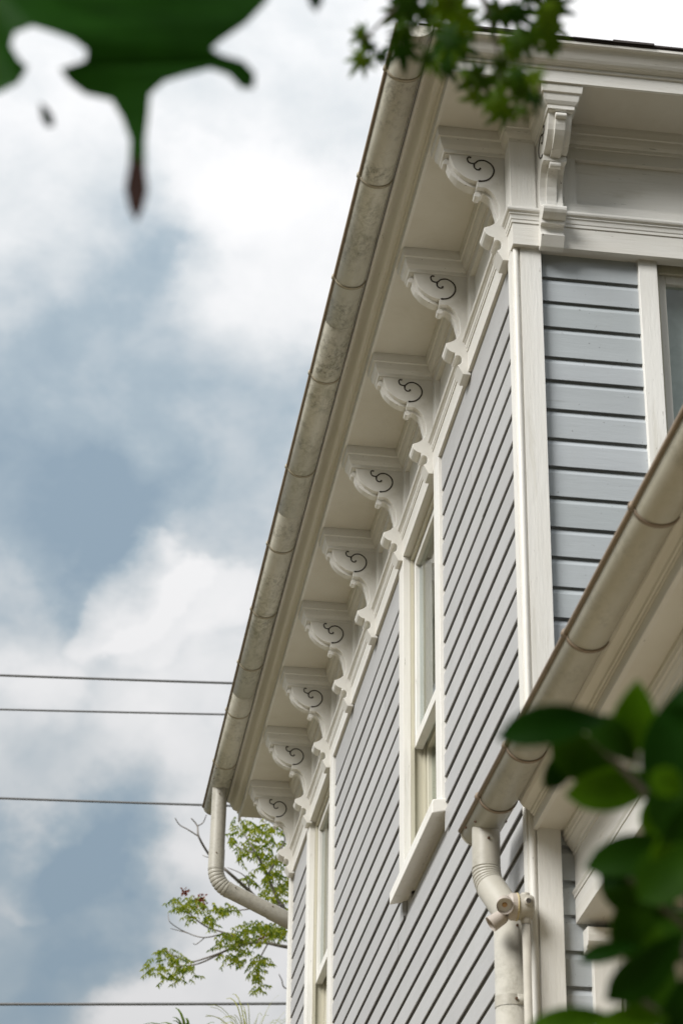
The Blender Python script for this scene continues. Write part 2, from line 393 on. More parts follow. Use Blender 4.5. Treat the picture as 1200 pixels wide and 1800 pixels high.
for zb in sb:
    segs = [(.098, WIN[0][0]+.004), (WIN[0][1]-.004, WIN[1][0]+.004), (WIN[1][1]-.004, 6.575)] if prev > -1.97 else None
    if segs is None:
        cut = random.choice([1.9, 2.7, 3.6, 4.4, 5.2]); segs = [(.098, cut-.0008), (cut+.0008, 6.575)]
    out = []
    for y0, y1 in segs:
        if y1-y0 > 1.3 and random.random() < .3:
            c_ = random.uniform(y0+.4, y1-.4); out += [(y0, c_-.0012), (c_+.0012, y1)]
        else: out.append((y0, y1))
    for y0, y1 in out: clap_side(y0, y1, zb, prev)
    prev = zb
prev = -.33
for zb in fb:
    if prev > -2.05: segs = [(.106, FW_WIN[0]+.004), (FW_WIN[1]-.004, LX)]
    elif prev > -3.0: segs = [(.106, LX)]
    else: segs = [(.106, DOOR[0]+.004), (DOOR[1]-.004, LX)]
    for x0, x1 in segs:
        obj('clapboard', prism(course(zb, prev, .05 + random.uniform(-.0012, .0012), 0), 'x', x0, x1), M_CLAP_F, front_wall)
    prev = zb

# --- corner boards
def arc(cx, cy, r, a0, a1, n): return [(cx+r*math.cos(math.radians(a0+(a1-a0)*i/n)), cy+r*math.sin(math.radians(a0+(a1-a0)*i/n))) for i in range(n+1)]
cb = [(.108, .07), (.108, .022), (.0305, .022), (.0305, .031), (.0285, .031)] + arc(.0165, .033, .0115, -12, -205, 14) + [(.0065, .046), (.001, .046), (.001, .10), (.03, .10), (.03, .07)]
obj('corner_board', prism(cb, 'z', -Z0, ZT), M_WHITE_V, house)
obj('corner_board', join(box(0, .03, 6.57, LY, -Z0, ZT), box(.031, .10, LY-.03, LY+.015, -Z0, ZT)), M_WHITE_V, house)

# --- entablature: architrave, band, panelled frieze, bed moulding, soffit, fascia with crown
for wall, m in (('side', M_WHITE_S), ('front', M_WHITE_F)):
    mould('architrave', [(-.05, -.393), (0, -.393), (0, -.29), (-.05, -.29)], wall, m)
    mould('band_moulding', [(-.03, -.236), (.012, -.236), (.019, -.238), (.023, -.243), (.0235, -.249), (.021, -.255), (.016, -.258), (.0135, -.259), (.0135, -.266), (.010, -.268), (.008, -.275), (.0065, -.285), (.004, -.287), (.004, -.299), (-.03, -.299)], wall, m)
    mould('frieze_rail', [(-.05, -.288), (-.001, -.288), (-.001, -.187), (-.05, -.187)], wall, m)
    mould('frieze_rail', [(-.05, .020), (-.001, .020), (-.001, .20), (-.05, .20)], wall, m)
    mould('frieze_panel', [(-.045, -.21), (-.021, -.21), (-.021, .04), (-.045, .04)], wall, m)
    mould('bed_moulding', [(-.02, .070), (.006, .070), (.007, .083), (.011, .086), (.017, .094), (.021, .106), (.023, .118), (.0295, .120), (.031, .128), (.034, .142), (.034, .17), (-.02, .17)], wall, m)
    ye = 7.06
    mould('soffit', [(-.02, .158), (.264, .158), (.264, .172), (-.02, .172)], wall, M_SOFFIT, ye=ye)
    fas = [(.262, .153), (.274, .153), (.274, .206), (.281, .208), (.283, .214), (.281, .220), (.288, .222), (.294, .226)]
    fas += [(.294+.050*t, .226+.050*(t - .17*math.sin(2*math.pi*t))) for t in (.12, .25, .38, .5, .62, .75, .88, 1)] + [(.347, .279), (.347, .290), (.262, .290)]
    mould('crown_fascia', fas, wall, m, ye=7.13)
def stile_side(y0, y1): obj('frieze_stile', box(.0011, .05, y0, y1, -.1868, .0198), M_WHITE_V, house)
def stile_front(x0, x1): obj('frieze_stile', box(x0, x1, .0011, .05, -.1868, .0198), M_WHITE_V, house)
NB = 9
for i in range(NB):
    y = .09 + .8*i
    stile_side(.0011 if i == 0 else y-.068, LY if i == NB-1 else y+.088+.066)
FBX = [.098, .90, 1.70]
for i, x in enumerate(FBX): stile_front(.0515 if i == 0 else x-.066, x+.086+.062)
obj('corner_block', box(-.006, .0905, -.006, .085, -.2345, .0695), M_WHITE_V, house, bevel=.002)

# --- roof
rv = [(-.395, -.344, .292), (LX, -.344, .292), (LX, 7.14, .292), (-.395, 7.14, .292), (-.405, -.350, .306), (LX, -.350, .306), (LX, 7.15, .306), (-.405, 7.15, .306), (3.3, 3.3, 1.5), (LX, 3.3, 1.5), (3.3, 3.4, 1.5), (LX, 3.4, 1.5)]
roof = obj('roof', ([(x, y, z if z > 1 else .2915 + (z-.292)*.5) for x, y, z in rv], [(0, 1, 2, 3), (0, 1, 5, 4), (2, 3, 7, 6), (3, 0, 4, 7), (4, 5, 9, 8), (4, 8, 10, 7), (7, 10, 11, 6), (8, 9, 11, 10), (1, 2, 6, 11, 9, 5)]), M_SHINGLE, house)
x = -.37
while x < 3.0:
    w = random.uniform(.13, .21); h = random.uniform(.004, .012); ov = random.uniform(.001, .008)
    obj('shingle', ([(x, -.350-ov, .2985), (x+w, -.350-ov+random.uniform(-.004, .004), .2985+random.uniform(-.001, .001)), (x+w, -.1, .40), (x, -.1, .40), (x, -.350-ov, .2985+h), (x+w, -.350-ov, .2985+h), (x+w, -.1, .42), (x, -.1, .42)],
        [(0, 1, 2, 3), (4, 5, 6, 7), (0, 1, 5, 4), (1, 2, 6, 5), (2, 3, 7, 6), (3, 0, 4, 7)]), M_SHINGLE, roof)
    x += w + random.uniform(-.004, .002)

# --- brackets
BT = .088
up_curve = [(-.216, .055), (-.211, .035), (-.203, .011), (-.195, -.007), (-.184, -.021), (-.172, -.033), (-.159, -.042), (-.146, -.050), (-.133, -.055), (-.121, -.058), (-.109, -.059)]
lo_curve = [(-.097, -.0855), (-.081, -.0845), (-.067, -.093), (-.055, -.104), (-.046, -.117), (-.039, -.133), (-.032, -.151), (-.029, -.169), (-.0275, -.190), (-.029, -.21), (-.034, -.226), (-.043, -.24), (-.054, -.251), (-.067, -.259), (-.087, -.2675)]
lobe = [(-.0885, -.275), (-.087, -.284), (-.081, -.294), (-.072, -.302), (-.062, -.307), (-.051, -.309), (-.050, -.324), (-.043, -.3205), (-.036, -.3205), (-.028, -.325), (-.0235, -.333), (-.0225, -.343), (-.026, -.354), (-.033, -.362), (-.041, -.366), (-.019, -.407)]
body = [(.012, .157), (-.231, .157), (-.231, .055)] + up_curve + [(-.112, -.062), (-.112, -.086)] + lo_curve + lobe + [(.012, -.407)]
def offset_strip(curve, d, taper=False):
    P = [V((x, z)) for x, z in curve]; out = []
    for i, p in enumerate(P):
        t = (P[min(i+1, len(P)-1)]-P[max(i-1, 0)]).normalized(); nrm_ = V((t.y, -t.x))
        k = d*(1 if not taper else 1 - max(0, (i/(len(P)-1)-.72)/.28))
        out.append(p - nrm_*(-k) if False else p + V((-abs(0)-nrm_.x*-1*0, 0)) + nrm_*k*-1)
    return out
def band_poly(curve, d, taper):
    a = offset_strip(curve, -.012); b = offset_strip(curve, d, taper)
    return [tuple(q) for q in b] + [tuple(q) for q in reversed(a)]
# the direction "out" of the wood is towards lower left: check sign once
def signed(curve, d, taper):
    P = band_poly(curve, d, taper); m = V(P[len(curve)//2]); c = V(curve[len(curve)//2])
    return P if (m-c).dot(V((-1, -1))) > 0 else None
def mk_band(curve, d, taper):
    r = signed(curve, d, taper)
    if r is None:
        a = offset_strip(curve, .012); b = offset_strip(curve, -d, taper)
        r = [tuple(q) for q in b] + [tuple(q) for q in reversed(a)]
    return r
scroll1 = [(-.133, .047), (-.138, .050), (-.143, .049), (-.147, .040), (-.142, .026), (-.129, .021), (-.118, .024), (-.105, .036), (-.083, .040), (-.062, .030), (-.049, .013), (-.046, -.008), (-.054, -.030), (-.070, -.048), (-.089, -.056), (-.106, -.058)]
scroll2 = [(-.121, .0225), (-.121, .005), (-.112, -.005), (-.101, -.004), (-.098, .003)]
def wood(o, w=.0016): 
    b = o.modifiers.new('bevel', 'BEVEL'); b.width = w; b.segments = 2; b.limit_method = 'ANGLE'; b.angle_limit = math.radians(35); return o
def bracket_meshes():
    """bracket standing out to -x, its near face at y = 0"""
    ms = {}
    ms['bracket'] = mesh('bracket', *prism(body, 'y', 0, BT), M_WHITE)
    u = [(-.2205, .052)] + up_curve[1:]
    c0, c1 = BT/2-.0195, BT/2+.0195
    band = prism(mk_band(u, .0135, False), 'y', c0, c1)
    curl = prism(arc(-.2265, .035, .0105, 0, 360, 13)[:-1], 'y', c0-.001, c1+.001)
    l2 = [(-.104, -.088)] + lo_curve[:11]
    band2 = prism(mk_band(l2, .012, True), 'y', c0, c1)
    curl2 = prism(arc(-.1055, -.1015, .0125, 0, 360, 13)[:-1], 'y', c0-.001, c1+.001)
    ms['raised_band'] = mesh('raised_band', *join(band, curl), M_WHITE)
    ms['lower_band'] = mesh('raised_band', *join(band2, curl2), M_WHITE)
    # cap: bed moulding turned round the bracket's head
    pr = [(0, .058), (.006, .058), (.007, .073), (.011, .077), (.018, .088), (.0215, .102), (.024, .116), (.031, .118), (.0325, .128), (.0345, .142), (.0345, .1575), (0, .1575)]
    rings = []
    for fx, fy in ((.02, 0), (-.231, 0), (-.231, BT), (.02, BT)):
        rings.append([(fx-(d if fx < 0 else 0), fy+(-d if fy == 0 else d), z) for d, z in pr])
    v = sum(rings, []); n = len(pr); f = []
    for r_ in range(3):
        for i in range(n): f.append((r_*n+i, r_*n+(i+1) % n, (r_+1)*n+(i+1) % n, (r_+1)*n+i))
    ms['cap_moulding'] = mesh('cap_moulding', v, f, M_WHITE)
    for key, yy in (('scroll', .0), ('scroll_far', BT)):
        sv = []
        for s_ in (scroll1, scroll2):
            pp = smooth_path([(x, yy, z) for x, z in s_], 4)
            k = len(pp); sv.append(tube(pp, [.0031 if 2 < i < k-3 else .0040 for i in range(k)], 8))
        ms[key] = mesh('scroll', *join(*sv), M_GROOVE, True)
    return ms
BM = bracket_meshes()
def bracket(mw, label=None):
    b = bpy.data.objects.new('bracket', BM['bracket']); COL.objects.link(b); b.parent = house; b.matrix_world = mw; wood(b)
    if label: b['label'] = label
    for nm, key in (('cap_moulding', 'cap_moulding'), ('raised_band', 'raised_band'), ('raised_band', 'lower_band'), ('scroll', 'scroll'), ('scroll', 'scroll_far')):
        c = bpy.data.objects.new(nm, BM[key]); COL.objects.link(c); c.parent = b
        if nm != 'scroll': wood(c, .0012)
for i in range(NB): bracket(Matrix.Translation((0, .09+.8*i, 0)))
# front brackets: mirrored about the corner's diagonal (x <-> y)
SW = Matrix(((0, 1, 0, 0), (1, 0, 0, 0), (0, 0, 1, 0), (0, 0, 0, 1)))
for x in FBX: bracket(Matrix.Translation((x, 0, 0)) @ SW)

# --- sash windows
def window(u0, u1, zb, wall, w0, name='window', cw=.115, pane_backing=None):
    """u along the wall, w into the wall; w0 = plane of the casing's face"""
    def bx(a, b, c, d, e, f): return box(w0+c, w0+d, a, b, e, f) if wall == 'side' else box(a, b, w0+c, w0+d, e, f)
    zt = ZT + .0005; i0, i1 = u0+cw, u1-cw
    win = obj(name, bx(i0-.0005, i1+.0005, .0336, .06, zt+.001, zt+.04), M_SOLD, house)
    for a_, b_ in ((u0, i0), (i1, u1)): obj('casing', bx(a_, b_, 0, .033, zb, zt), M_WHITE_V, win, bevel=.002)
    # jambs, stops and parting beads
    j = [bx(i0-.022, i0-.002, .0335, .175, zb, zt+.05), bx(i1+.002, i1+.022, .0335, .175, zb, zt+.05), bx(i0-.0015, i1+.0015, .0335, .175, zt-.012, zt+.05)]
    for s_, t_, dz in ((.0335, .047, .014), (.0865, .0975, .012)):
        j += [bx(i0-.0018, i0+dz, s_, t_, zb, zt-.0125), bx(i1-dz, i1+.0018, s_, t_, zb, zt-.0125), bx(i0+dz+.0002, i1-dz-.0002, s_, t_, zt-.0125-dz, zt-.0123)]
    for dz in (.105, .125, .147): j += [bx(i1-.006, i1+.0019, dz, dz+.007, zb, zt-.0125), bx(i0-.0019, i0+.006, dz, dz+.007, zb, zt-.0125)]
    obj('jamb', join(*j), M_SOLD, win)
    zm = -1.325; st = .043
    for nm, a, b, z1, z2 in (('upper_sash', .0485, .0855, zm-.012, zt-.013), ('lower_sash', .099, .136, zb+.012, zm+.030)):
        s0, s1 = i0+.0005, i1-.0005; br = .05 if nm == 'upper_sash' else .075
        sh = obj('sash', join(bx(s0, s0+st, a, b, z1, z2), bx(s1-st, s1, a, b, z1, z2), bx(s0+st, s1-st, a, b, z2-.05, z2), bx(s0+st, s1-st, a, b, z1, z1+br)), M_SOLD if nm == 'lower_sash' else M_WHITE_V, win, bevel=.0025)
        m_ = (a+b)/2
        obj('pane', bx(s0+st-.004, s1-st+.004, m_-.0015, m_+.0015, z1+br-.004, z2-.046), M_GLASS, win)
    if pane_backing is not None: obj('pane_backing', bx(i0+.001, i1-.001, .142, .146, zb+.01, zt-.02), pane_backing, win)  # blind at the front; on side windows an added sheet imitating reflections
    if wall == 'side':
        sp = [(.034, -1.99), (-.040, -2.008), (-.040, -1.957), (-.034, -1.948), (.10, -1.930), (.10, -1.99)]
        obj('sill', prism([(x, z+zb+1.99) for x, z in sp], 'y', u0-.012, u1+.012), M_WHITE, win, bevel=.004)
    else:
        obj('sill', box(u0-.02, u1+.02, w0-.05, w0+.11, zb-.055, zb-.001), M_WHITE, win, bevel=.004)
    return win
for (a_, b_), lb in zip(WIN, ('nearer tall sash window with its thick white sill in full view', 'farther sash window, cut off by the bottom of the picture')):
    w_ = window(a_, b_, -1.99, 'side', 0., pane_backing=M_PANE_REFL); w_['label'] = lb
window(*FW_WIN, -2.0, 'front', .03, cw=.07, pane_backing=M_BLIND)['label'] = 'window in the front wall above the porch roof'
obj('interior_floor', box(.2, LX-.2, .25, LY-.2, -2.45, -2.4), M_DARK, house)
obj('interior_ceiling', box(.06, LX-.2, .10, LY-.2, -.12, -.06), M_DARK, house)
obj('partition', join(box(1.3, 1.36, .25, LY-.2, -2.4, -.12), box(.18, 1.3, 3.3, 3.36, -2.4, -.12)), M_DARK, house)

# ================================================================ the porch on the front wall
PY = -3.25                      # its outer end
porch = obj('porch', prism([(-.035, -2.555), (2.6, -2.30), (2.6, -2.34), (.02, -2.60)], 'y', PY, .049), M_SHINGLE, house)
porch['label'] = 'one-storey porch with white panelled beam in front of the house'
def prun(name, poly, y0=PY, y1=.0485, mat=M_WHITE_S, bev=0): return obj(name, prism(poly, 'y', y0, y1), mat, porch, bevel=bev)
prun('crown_moulding', [(.03, -2.56), (-.036, -2.56), (-.036, -2.575), (-.030, -2.580), (-.027, -2.592), (-.018, -2.604), (-.006, -2.611), (.003, -2.618), (.006, -2.626), (.012, -2.628), (.012, -2.634), (.03, -2.634)], y1=.005)
prun('fascia', [(.018, -2.6342), (.0335, -2.6342), (.0335, -2.674), (.018, -2.674)])
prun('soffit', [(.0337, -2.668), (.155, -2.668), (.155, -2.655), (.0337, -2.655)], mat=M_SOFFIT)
prun('bed_moulding', [(.118, -2.6683), (.160, -2.6683), (.160, -2.745), (.151, -2.745), (.151, -2.733), (.146, -2.729), (.140, -2.716), (.132, -2.708), (.130, -2.700), (.124, -2.698), (.121, -2.686), (.118, -2.682)])
prun('beam', [(.156, -2.66), (.30, -2.66), (.30, -2.976), (.1535, -2.976), (.1535, -2.882), (.1562, -2.880)])
prun('beam_moulding', [(.157, -2.865), (.147, -2.867), (.144, -2.873), (.147, -2.879), (.150, -2.884), (.150, -2.892), (.157, -2.892)])
obj('ceiling', box(.301, 2.55, PY, .0486, -2.90, -2.875), M_SOFFIT, porch)
obj('beam', box(.3005, 2.6, PY, PY+.15, -2.976, -2.901), M_WHITE_F, porch)
colv = [box(.12, .34, PY-.03, PY+.19, -Z0, -Z0+.25), box(.145, .315, PY-.005, PY+.165, -Z0+.25, -3.12), box(.13, .33, PY-.02, PY+.18, -3.12, -2.977)]
obj('column', join(*colv), M_WHITE_V, porch, bevel=.006)
obj('porch_floor', box(.0, 2.6, PY-.1, .048, -Z0-.2, -Z0+.18), M_CONC, porch)
# door surround under the porch
door = obj('door', join(box(.43, 1.13, .11, .15, -Z0+.18, -3.35)), flat('dark_door', (.06, .055, .05), .5), house)
obj('casing', join(box(.199, .285, .022, .071, -Z0+.18, -3.075), box(.287, .302, .030, .09, -Z0+.18, -3.15), box(1.27, 1.36, .022, .071, -Z0+.18, -3.075), box(.2855, 1.2695, .024, .071, -3.155, -3.075), box(.302, 1.27, .075, .10, -3.35, -3.17)), M_WHITE_V, door, bevel=.002)
obj('head_cap', prism([(.071, -3.074), (.016, -3.074), (.012, -3.066), (-.004, -3.062), (-.012, -3.05), (-.014, -3.03), (-.012, -3.004), (.071, -2.998)], 'x', .176, 1.385), M_WHITE_F, door, bevel=.002)

# ================================================================ rain gutters
def gutter(name, P0, P1, a, depth, straps, label, m, seams=(), strap_m=M_STRAP, near_cap=True):
    """half-round trough from P0 to P1 (centre of the rim); straps = distances along it"""
    P0, P1 = V(P0), V(P1); D = (P1-P0); ln = D.length; D.normalize(); X = V((1, 0, 0)); X = (X - D*X.dot(D)).normalized(); U = D.cross(X)*-1
    if U.z < 0: U = -U
    g = empty(name, (P0.x, P0.y, P0.z+Z0), label, 'gutter'); NA = 22
    def ring(t, grow=0., inner=0.):
        c = P0 + D*t; return [tuple(c + X*(-math.cos(math.pi*i/NA)*(a+grow-inner)) - U*(math.sin(math.pi*i/NA)*(depth+grow-inner))) for i in range(NA+1)]
    def shell(t0, t1, grow=0., th=.0018):
        r = [ring(t0, grow), ring(t1, grow), ring(t0, grow, th), ring(t1, grow, th)]; k = NA+1; v = sum(r, []); f = []
        for i in range(NA):
            f += [(i, i+1, k+i+1, k+i), (2*k+i, 3*k+i, 3*k+i+1, 2*k+i+1), (i, 2*k+i, 2*k+i+1, i+1), (k+i, k+i+1, 3*k+i+1, 3*k+i)]
        f += [(0, k, 3*k, 2*k), (NA, 2*k+NA, 3*k+NA, k+NA)]
        return v, f
    js = [0.] + list(seams) + [ln]
    for i in range(len(js)-1):
        obj('trough', shell(js[i], js[i+1]+(.012 if i < len(js)-2 else 0), .0012*(i % 2)), m, g, True)
    obj('rim_bead', tube([P0 - X*(a+.004), P1 - X*(a+.004)], .0075, 10), M_RIM, g, True)
    obj('back_flange', prism([(0, 0)]*0 + [(-.0012, -.02), (.0012, -.02), (.0012, .012), (-.0012, .012)], 'y', 0, ln) if False else
        ([tuple(P0 + D*t + X*(a+dx) + U*dz) for t in (0, ln) for dx, dz in ((.0004, -.012), (.0026, -.012), (.0026, .016), (.0004, .016))], [(0, 1, 2, 3), (4, 5, 6, 7), (0, 1, 5, 4), (1, 2, 6, 5), (2, 3, 7, 6), (3, 0, 4, 7)]), m, g)
    for t in straps:
        obj('hanger_strap', join(shell(t-.008, t+.008, .0042, .0035), tube([P0 + D*(t-.009) - X*(a+.005), P0 + D*(t+.009) - X*(a+.005)], .0115, 10)), strap_m, g, True)
    for t, s_ in ((0., -1), (ln, 1)):
        if t == 0. and not near_cap: continue
        r0 = ring(t, .003); r1 = ring(t+s_*.004, .003); k = NA+1
        obj('end_cap', (r0+r1, [(i, i+1, k+i+1, k+i) for i in range(NA)] + [tuple(range(k)), tuple(range(2*k-1, k-1, -1)), (0, k, 2*k-1, k-1)]), m, g)
    return g, P0, D, X, U
GZ = .266
sy = [-.117, .552, 1.272, 2.035, 2.884, 3.667, 4.408, 5.065, 5.71, 6.46]
g1, P0, D, X, U = gutter('rain_gutter', (-.4225, -.372, GZ), (-.4225, 7.20, GZ), .0625, .0505, [y+.372 for y in sy],
    'long algae-stained half-round gutter along the upper eave above the brackets', M_GUT, seams=(1.96, 3.66, 5.815))
for y_, sx in ((6.50, -1), (6.50, 1), (6.66, -1), (6.66, 1)):
    an = math.radians(38); obj('screw', tube([(-.4225+sx*.0645*math.cos(an), y_, GZ-.0525*math.sin(an)), (-.4225+sx*.068*math.cos(an), y_, GZ-.0555*math.sin(an))], .0038, 8), M_RUST, g1)
pa, pb = V((-.1365, -3.3, -2.585)), V((-.0955, .33, -2.575))
def ptime(y): return (y+3.3)/(pb.y-pa.y)*(pb-pa).length
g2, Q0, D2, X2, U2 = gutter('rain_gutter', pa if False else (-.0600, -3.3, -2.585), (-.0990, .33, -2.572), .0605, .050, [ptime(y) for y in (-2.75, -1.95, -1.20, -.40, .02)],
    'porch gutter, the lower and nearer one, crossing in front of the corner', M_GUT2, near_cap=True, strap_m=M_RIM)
for y_, an, sx in ((.155, 40, -1), (.255, 18, -1), (.155, 30, 1)):
    c_ = Q0 + D2*ptime(y_); r1_ = c_ + X2*(sx*.0615*math.cos(math.radians(an))) - U2*(.051*math.sin(math.radians(an))); r2_ = c_ + X2*(sx*.066*math.cos(math.radians(an))) - U2*(.0555*math.sin(math.radians(an)))
    obj('screw', tube([r1_, r2_], .0042, 8), M_RUST, g2)

# ================================================================ downspouts
def elbow_path(p0, p1, p2, r, n=14):
    """path with a rounded bend at p1"""
    p0, p1, p2 = V(p0), V(p1), V(p2); a = (p0-p1).normalized(); b = (p2-p1).normalized()
    th = math.acos(max(-1, min(1, a.dot(b)))); d = r/math.tan(th/2); c = p1 + (a+b).normalized()*(r/math.sin(th/2))
    s, e = p1 + a*d - c, p1 + b*d - c; ang = s.angle(e); ax = s.cross(e).normalized()
    return [c + Matrix.Rotation(ang*i/n, 3, ax) @ s for i in range(n+1)]
def ribbed(path, r, k0, k1, per=2, amt=.07):
    v, f = tube(path, r, 20, False); return v, f
def pipe_rib(path, r, n=20, ribs=6):
    """bend with pleats: one sharp fold every few rings"""
    pts = [V(p) for p in path]; L_ = len(pts); fine = []
    for i in range(L_-1):
        for s in range(4): fine.append(pts[i].lerp(pts[i+1], s/4))
    fine.append(pts[-1]); K = len(fine); rs = []
    for i in range(K):
        t = i/(K-1)*ribs; ph = t - math.floor(t)
        rs.append(r*(1 - .11*max(0, 1-abs(ph-.5)/.18)))
    return tube(fine, rs, n, False)
# upper downspout: from the gutter's far end round the rear corner
ds = empty('downspout', (-.4225, 6.80, GZ-.05+Z0), 'white downspout dropping from the upper gutter and bending behind the far corner', 'downspout')
R_ = .0475; DX, DY = -.4225, 6.80
e1 = elbow_path((DX, DY, .2), (DX-.006, DY, -.385), (.10, DY+.07, -.60), .13, 14)
obj('outlet_pipe', tube([(DX, DY, GZ-.035), (DX, DY, GZ-.075), tuple(e1[0].lerp(V((DX, DY, .2)), .22))], [R_*.97, R_*.97, R_*.985], 24, False), M_PIPE, ds, True)
obj('pipe_sleeve', tube([tuple(e1[0].lerp(V((DX, DY, .2)), .25)), tuple(e1[0])], [R_*1.035, R_*1.035], 24, False), M_PIPE, ds, True)
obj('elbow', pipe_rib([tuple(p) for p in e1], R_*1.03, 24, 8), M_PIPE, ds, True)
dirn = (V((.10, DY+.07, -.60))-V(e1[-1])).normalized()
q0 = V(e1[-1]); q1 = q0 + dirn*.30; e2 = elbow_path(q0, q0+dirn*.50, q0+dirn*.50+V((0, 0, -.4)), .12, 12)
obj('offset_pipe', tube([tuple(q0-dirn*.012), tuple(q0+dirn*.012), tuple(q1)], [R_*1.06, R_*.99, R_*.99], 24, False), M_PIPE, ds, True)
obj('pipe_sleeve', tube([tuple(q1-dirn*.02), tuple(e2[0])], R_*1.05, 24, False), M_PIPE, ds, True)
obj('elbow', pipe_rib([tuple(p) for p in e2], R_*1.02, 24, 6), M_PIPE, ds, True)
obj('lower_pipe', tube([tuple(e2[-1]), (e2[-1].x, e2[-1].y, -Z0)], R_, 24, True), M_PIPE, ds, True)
for p_, n_ in (((DX-.004, DY-R_-.001, .175), (0, -1, 0)), ((DX-.01, DY-R_*1.04, e1[0].z+.09), (-.3, -1, 0))):
    obj('screw', tube([p_, tuple(V(p_)+V(n_).normalized()*.004)], .0042, 8), M_RUST, ds)
for t_ in (.03, .28):
    c_ = q0 + dirn*t_; s_ = V((0, -1, .35)); s_ = (s_-dirn*s_.dot(dirn)).normalized(); obj('screw', tube([tuple(c_+s_*R_*1.05), tuple(c_+s_*(R_*1.05+.004))], .004, 8), M_RUST, ds)
# porch downspout: bends back to the side wall
ds2 = empty('downspout', (-.10, .2, -2.6+Z0), 'cream downspout with pleated elbow below the porch gutter, beside the floodlight', 'downspout')
A0, A1, A2, A3 = V((-.0985, .215, -2.60)), V((-.100, .215, -2.785)), V((-.054, .100, -2.935)), V((-.054, .100, -Z0))
b1 = elbow_path(A0, A1, A2, .12, 12)
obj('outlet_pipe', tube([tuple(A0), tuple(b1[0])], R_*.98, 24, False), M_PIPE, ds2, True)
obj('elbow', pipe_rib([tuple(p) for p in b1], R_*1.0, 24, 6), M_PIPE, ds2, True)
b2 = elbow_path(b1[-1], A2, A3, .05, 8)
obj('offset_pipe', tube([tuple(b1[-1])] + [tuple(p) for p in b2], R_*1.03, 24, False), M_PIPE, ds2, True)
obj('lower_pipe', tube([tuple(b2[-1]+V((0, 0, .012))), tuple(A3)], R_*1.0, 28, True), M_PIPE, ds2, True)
obj('pipe_sleeve', tube([tuple(b2[-1]+V((0, 0, .02))), tuple(b2[-1]-V((0, 0, .012)))], R_*1.055, 24, False), M_PIPE, ds2, True)
obj('wall_strap', join(tube([(-.054, .1, -3.215), (-.054, .1, -3.25)], R_*1.035, 24, False), box(-.052, .0, .0525, .055, -3.25, -3.215)), M_PIPE, ds2, True)
for p_, n_ in (((-.1, .168, -2.655), (.2, -1, 0)), ((-.036, .058, -2.99), (.3, -1, 0)), ((-.045, .051, -3.232), (.1, -1, 0))):
    obj('screw', tube([p_, tuple(V(p_)+V(n_).normalized()*.005)], .0045, 8), M_RUST, ds2)

# ================================================================ floodlight, conduit
fl = empty('floodlight', (-.02, -.012, -2.955+Z0), 'faded twin-head floodlight on a round junction box at the house corner', 'floodlight')
cy, cz = -.014, -2.955
obj('junction_box', join(tube([(.0, cy, cz), (-.006, cy, cz), (-.046, cy, cz), (-.050, cy, cz)], [.036, .0405, .0415, .040], 26)), M_BOX, fl, True)
obj('port', join(tube([(-.022, cy-.034, cz+.006), (-.022, cy-.048, cz+.006)], .0145, 18)), M_BOX, fl, True)
obj('port_hole_disc', tube([(-.022, cy-.0470, cz+.006), (-.022, cy-.0484, cz+.006)], .0088, 16), M_GROOVE, fl)  # near-black disc imitating the darkness inside an open port
obj('port', tube([(-.022, cy, cz+.034), (-.022, cy, cz+.046)], .0145, 18), M_BOX, fl, True)
obj('gasket', tube([(-.0485, cy, cz), (-.0535, cy, cz)], .0445, 26), flat('yellowed_gasket', (.50, .41, .22), .6), fl, True)
obj('cover_plate', tube([(-.0538, cy, cz), (-.070, cy, cz), (-.080, cy, cz)], [.0435, .0435, .036], 26), M_LAMP, fl)
def lamp(c, d, r0, r1, ln):
    c, d = V(c), V(d).normalized(); e = c + d*ln
    h = obj('lamp_head', join(tube([tuple(c-d*.004), tuple(c), tuple(c+d*.012), tuple(e), ], [r0*.55, r0*.86, r0, r1], 24, False), tube([tuple(e), tuple(e-d*.018)], [r1, r1*.86], 24, False), tube([tuple(c-d*.004), tuple(c-d*.0035)], [r0*.55, r0*.5], 24, True)), M_LAMP, fl, True)
    obj('lens', tube([tuple(e-d*.0185), tuple(e-d*.0165)], r1*.87, 24), M_LENS, h)
    obj('bulb', tube([tuple(e-d*.0160), tuple(e-d*.012)], [r1*.32, r1*.2], 12), flat('amber_bulb', (.45, .27, .12), .5), h)
obj('swivel', tube([(-.074, cy-.012, cz+.016), (-.098, cy-.026, cz+.010)], .0095, 12), flat('brass_swivel', (.42, .28, .10), .45), fl, True)
lamp((-.093, cy-.016, cz+.010), (-.16, -.85, -.62), .0235, .0265, .054)
obj('swivel', tube([(-.074, cy+.012, cz-.016), (-.095, cy+.016, cz-.03)], .0095, 12), flat('brass_swivel', (.42, .28, .10), .45), fl, True)
lamp((-.088, cy+.012, cz-.026), (-.75, .1, -.52), .0235, .0265, .054)
co = empty('conduit', (-.022, -.02, 0), 'thin vertical cable conduit running down from the floodlight', 'conduit')
obj('pipe', tube([(-.022, cy, cz-.046), (-.022, cy, -Z0)], .0132, 18), M_BOX, co, True)
obj('collar', tube([(-.022, cy, cz-.036), (-.022, cy, cz-.048), (-.022, cy, cz-.056)], [.0175, .0175, .0145], 18, False), M_BOX, co, True)

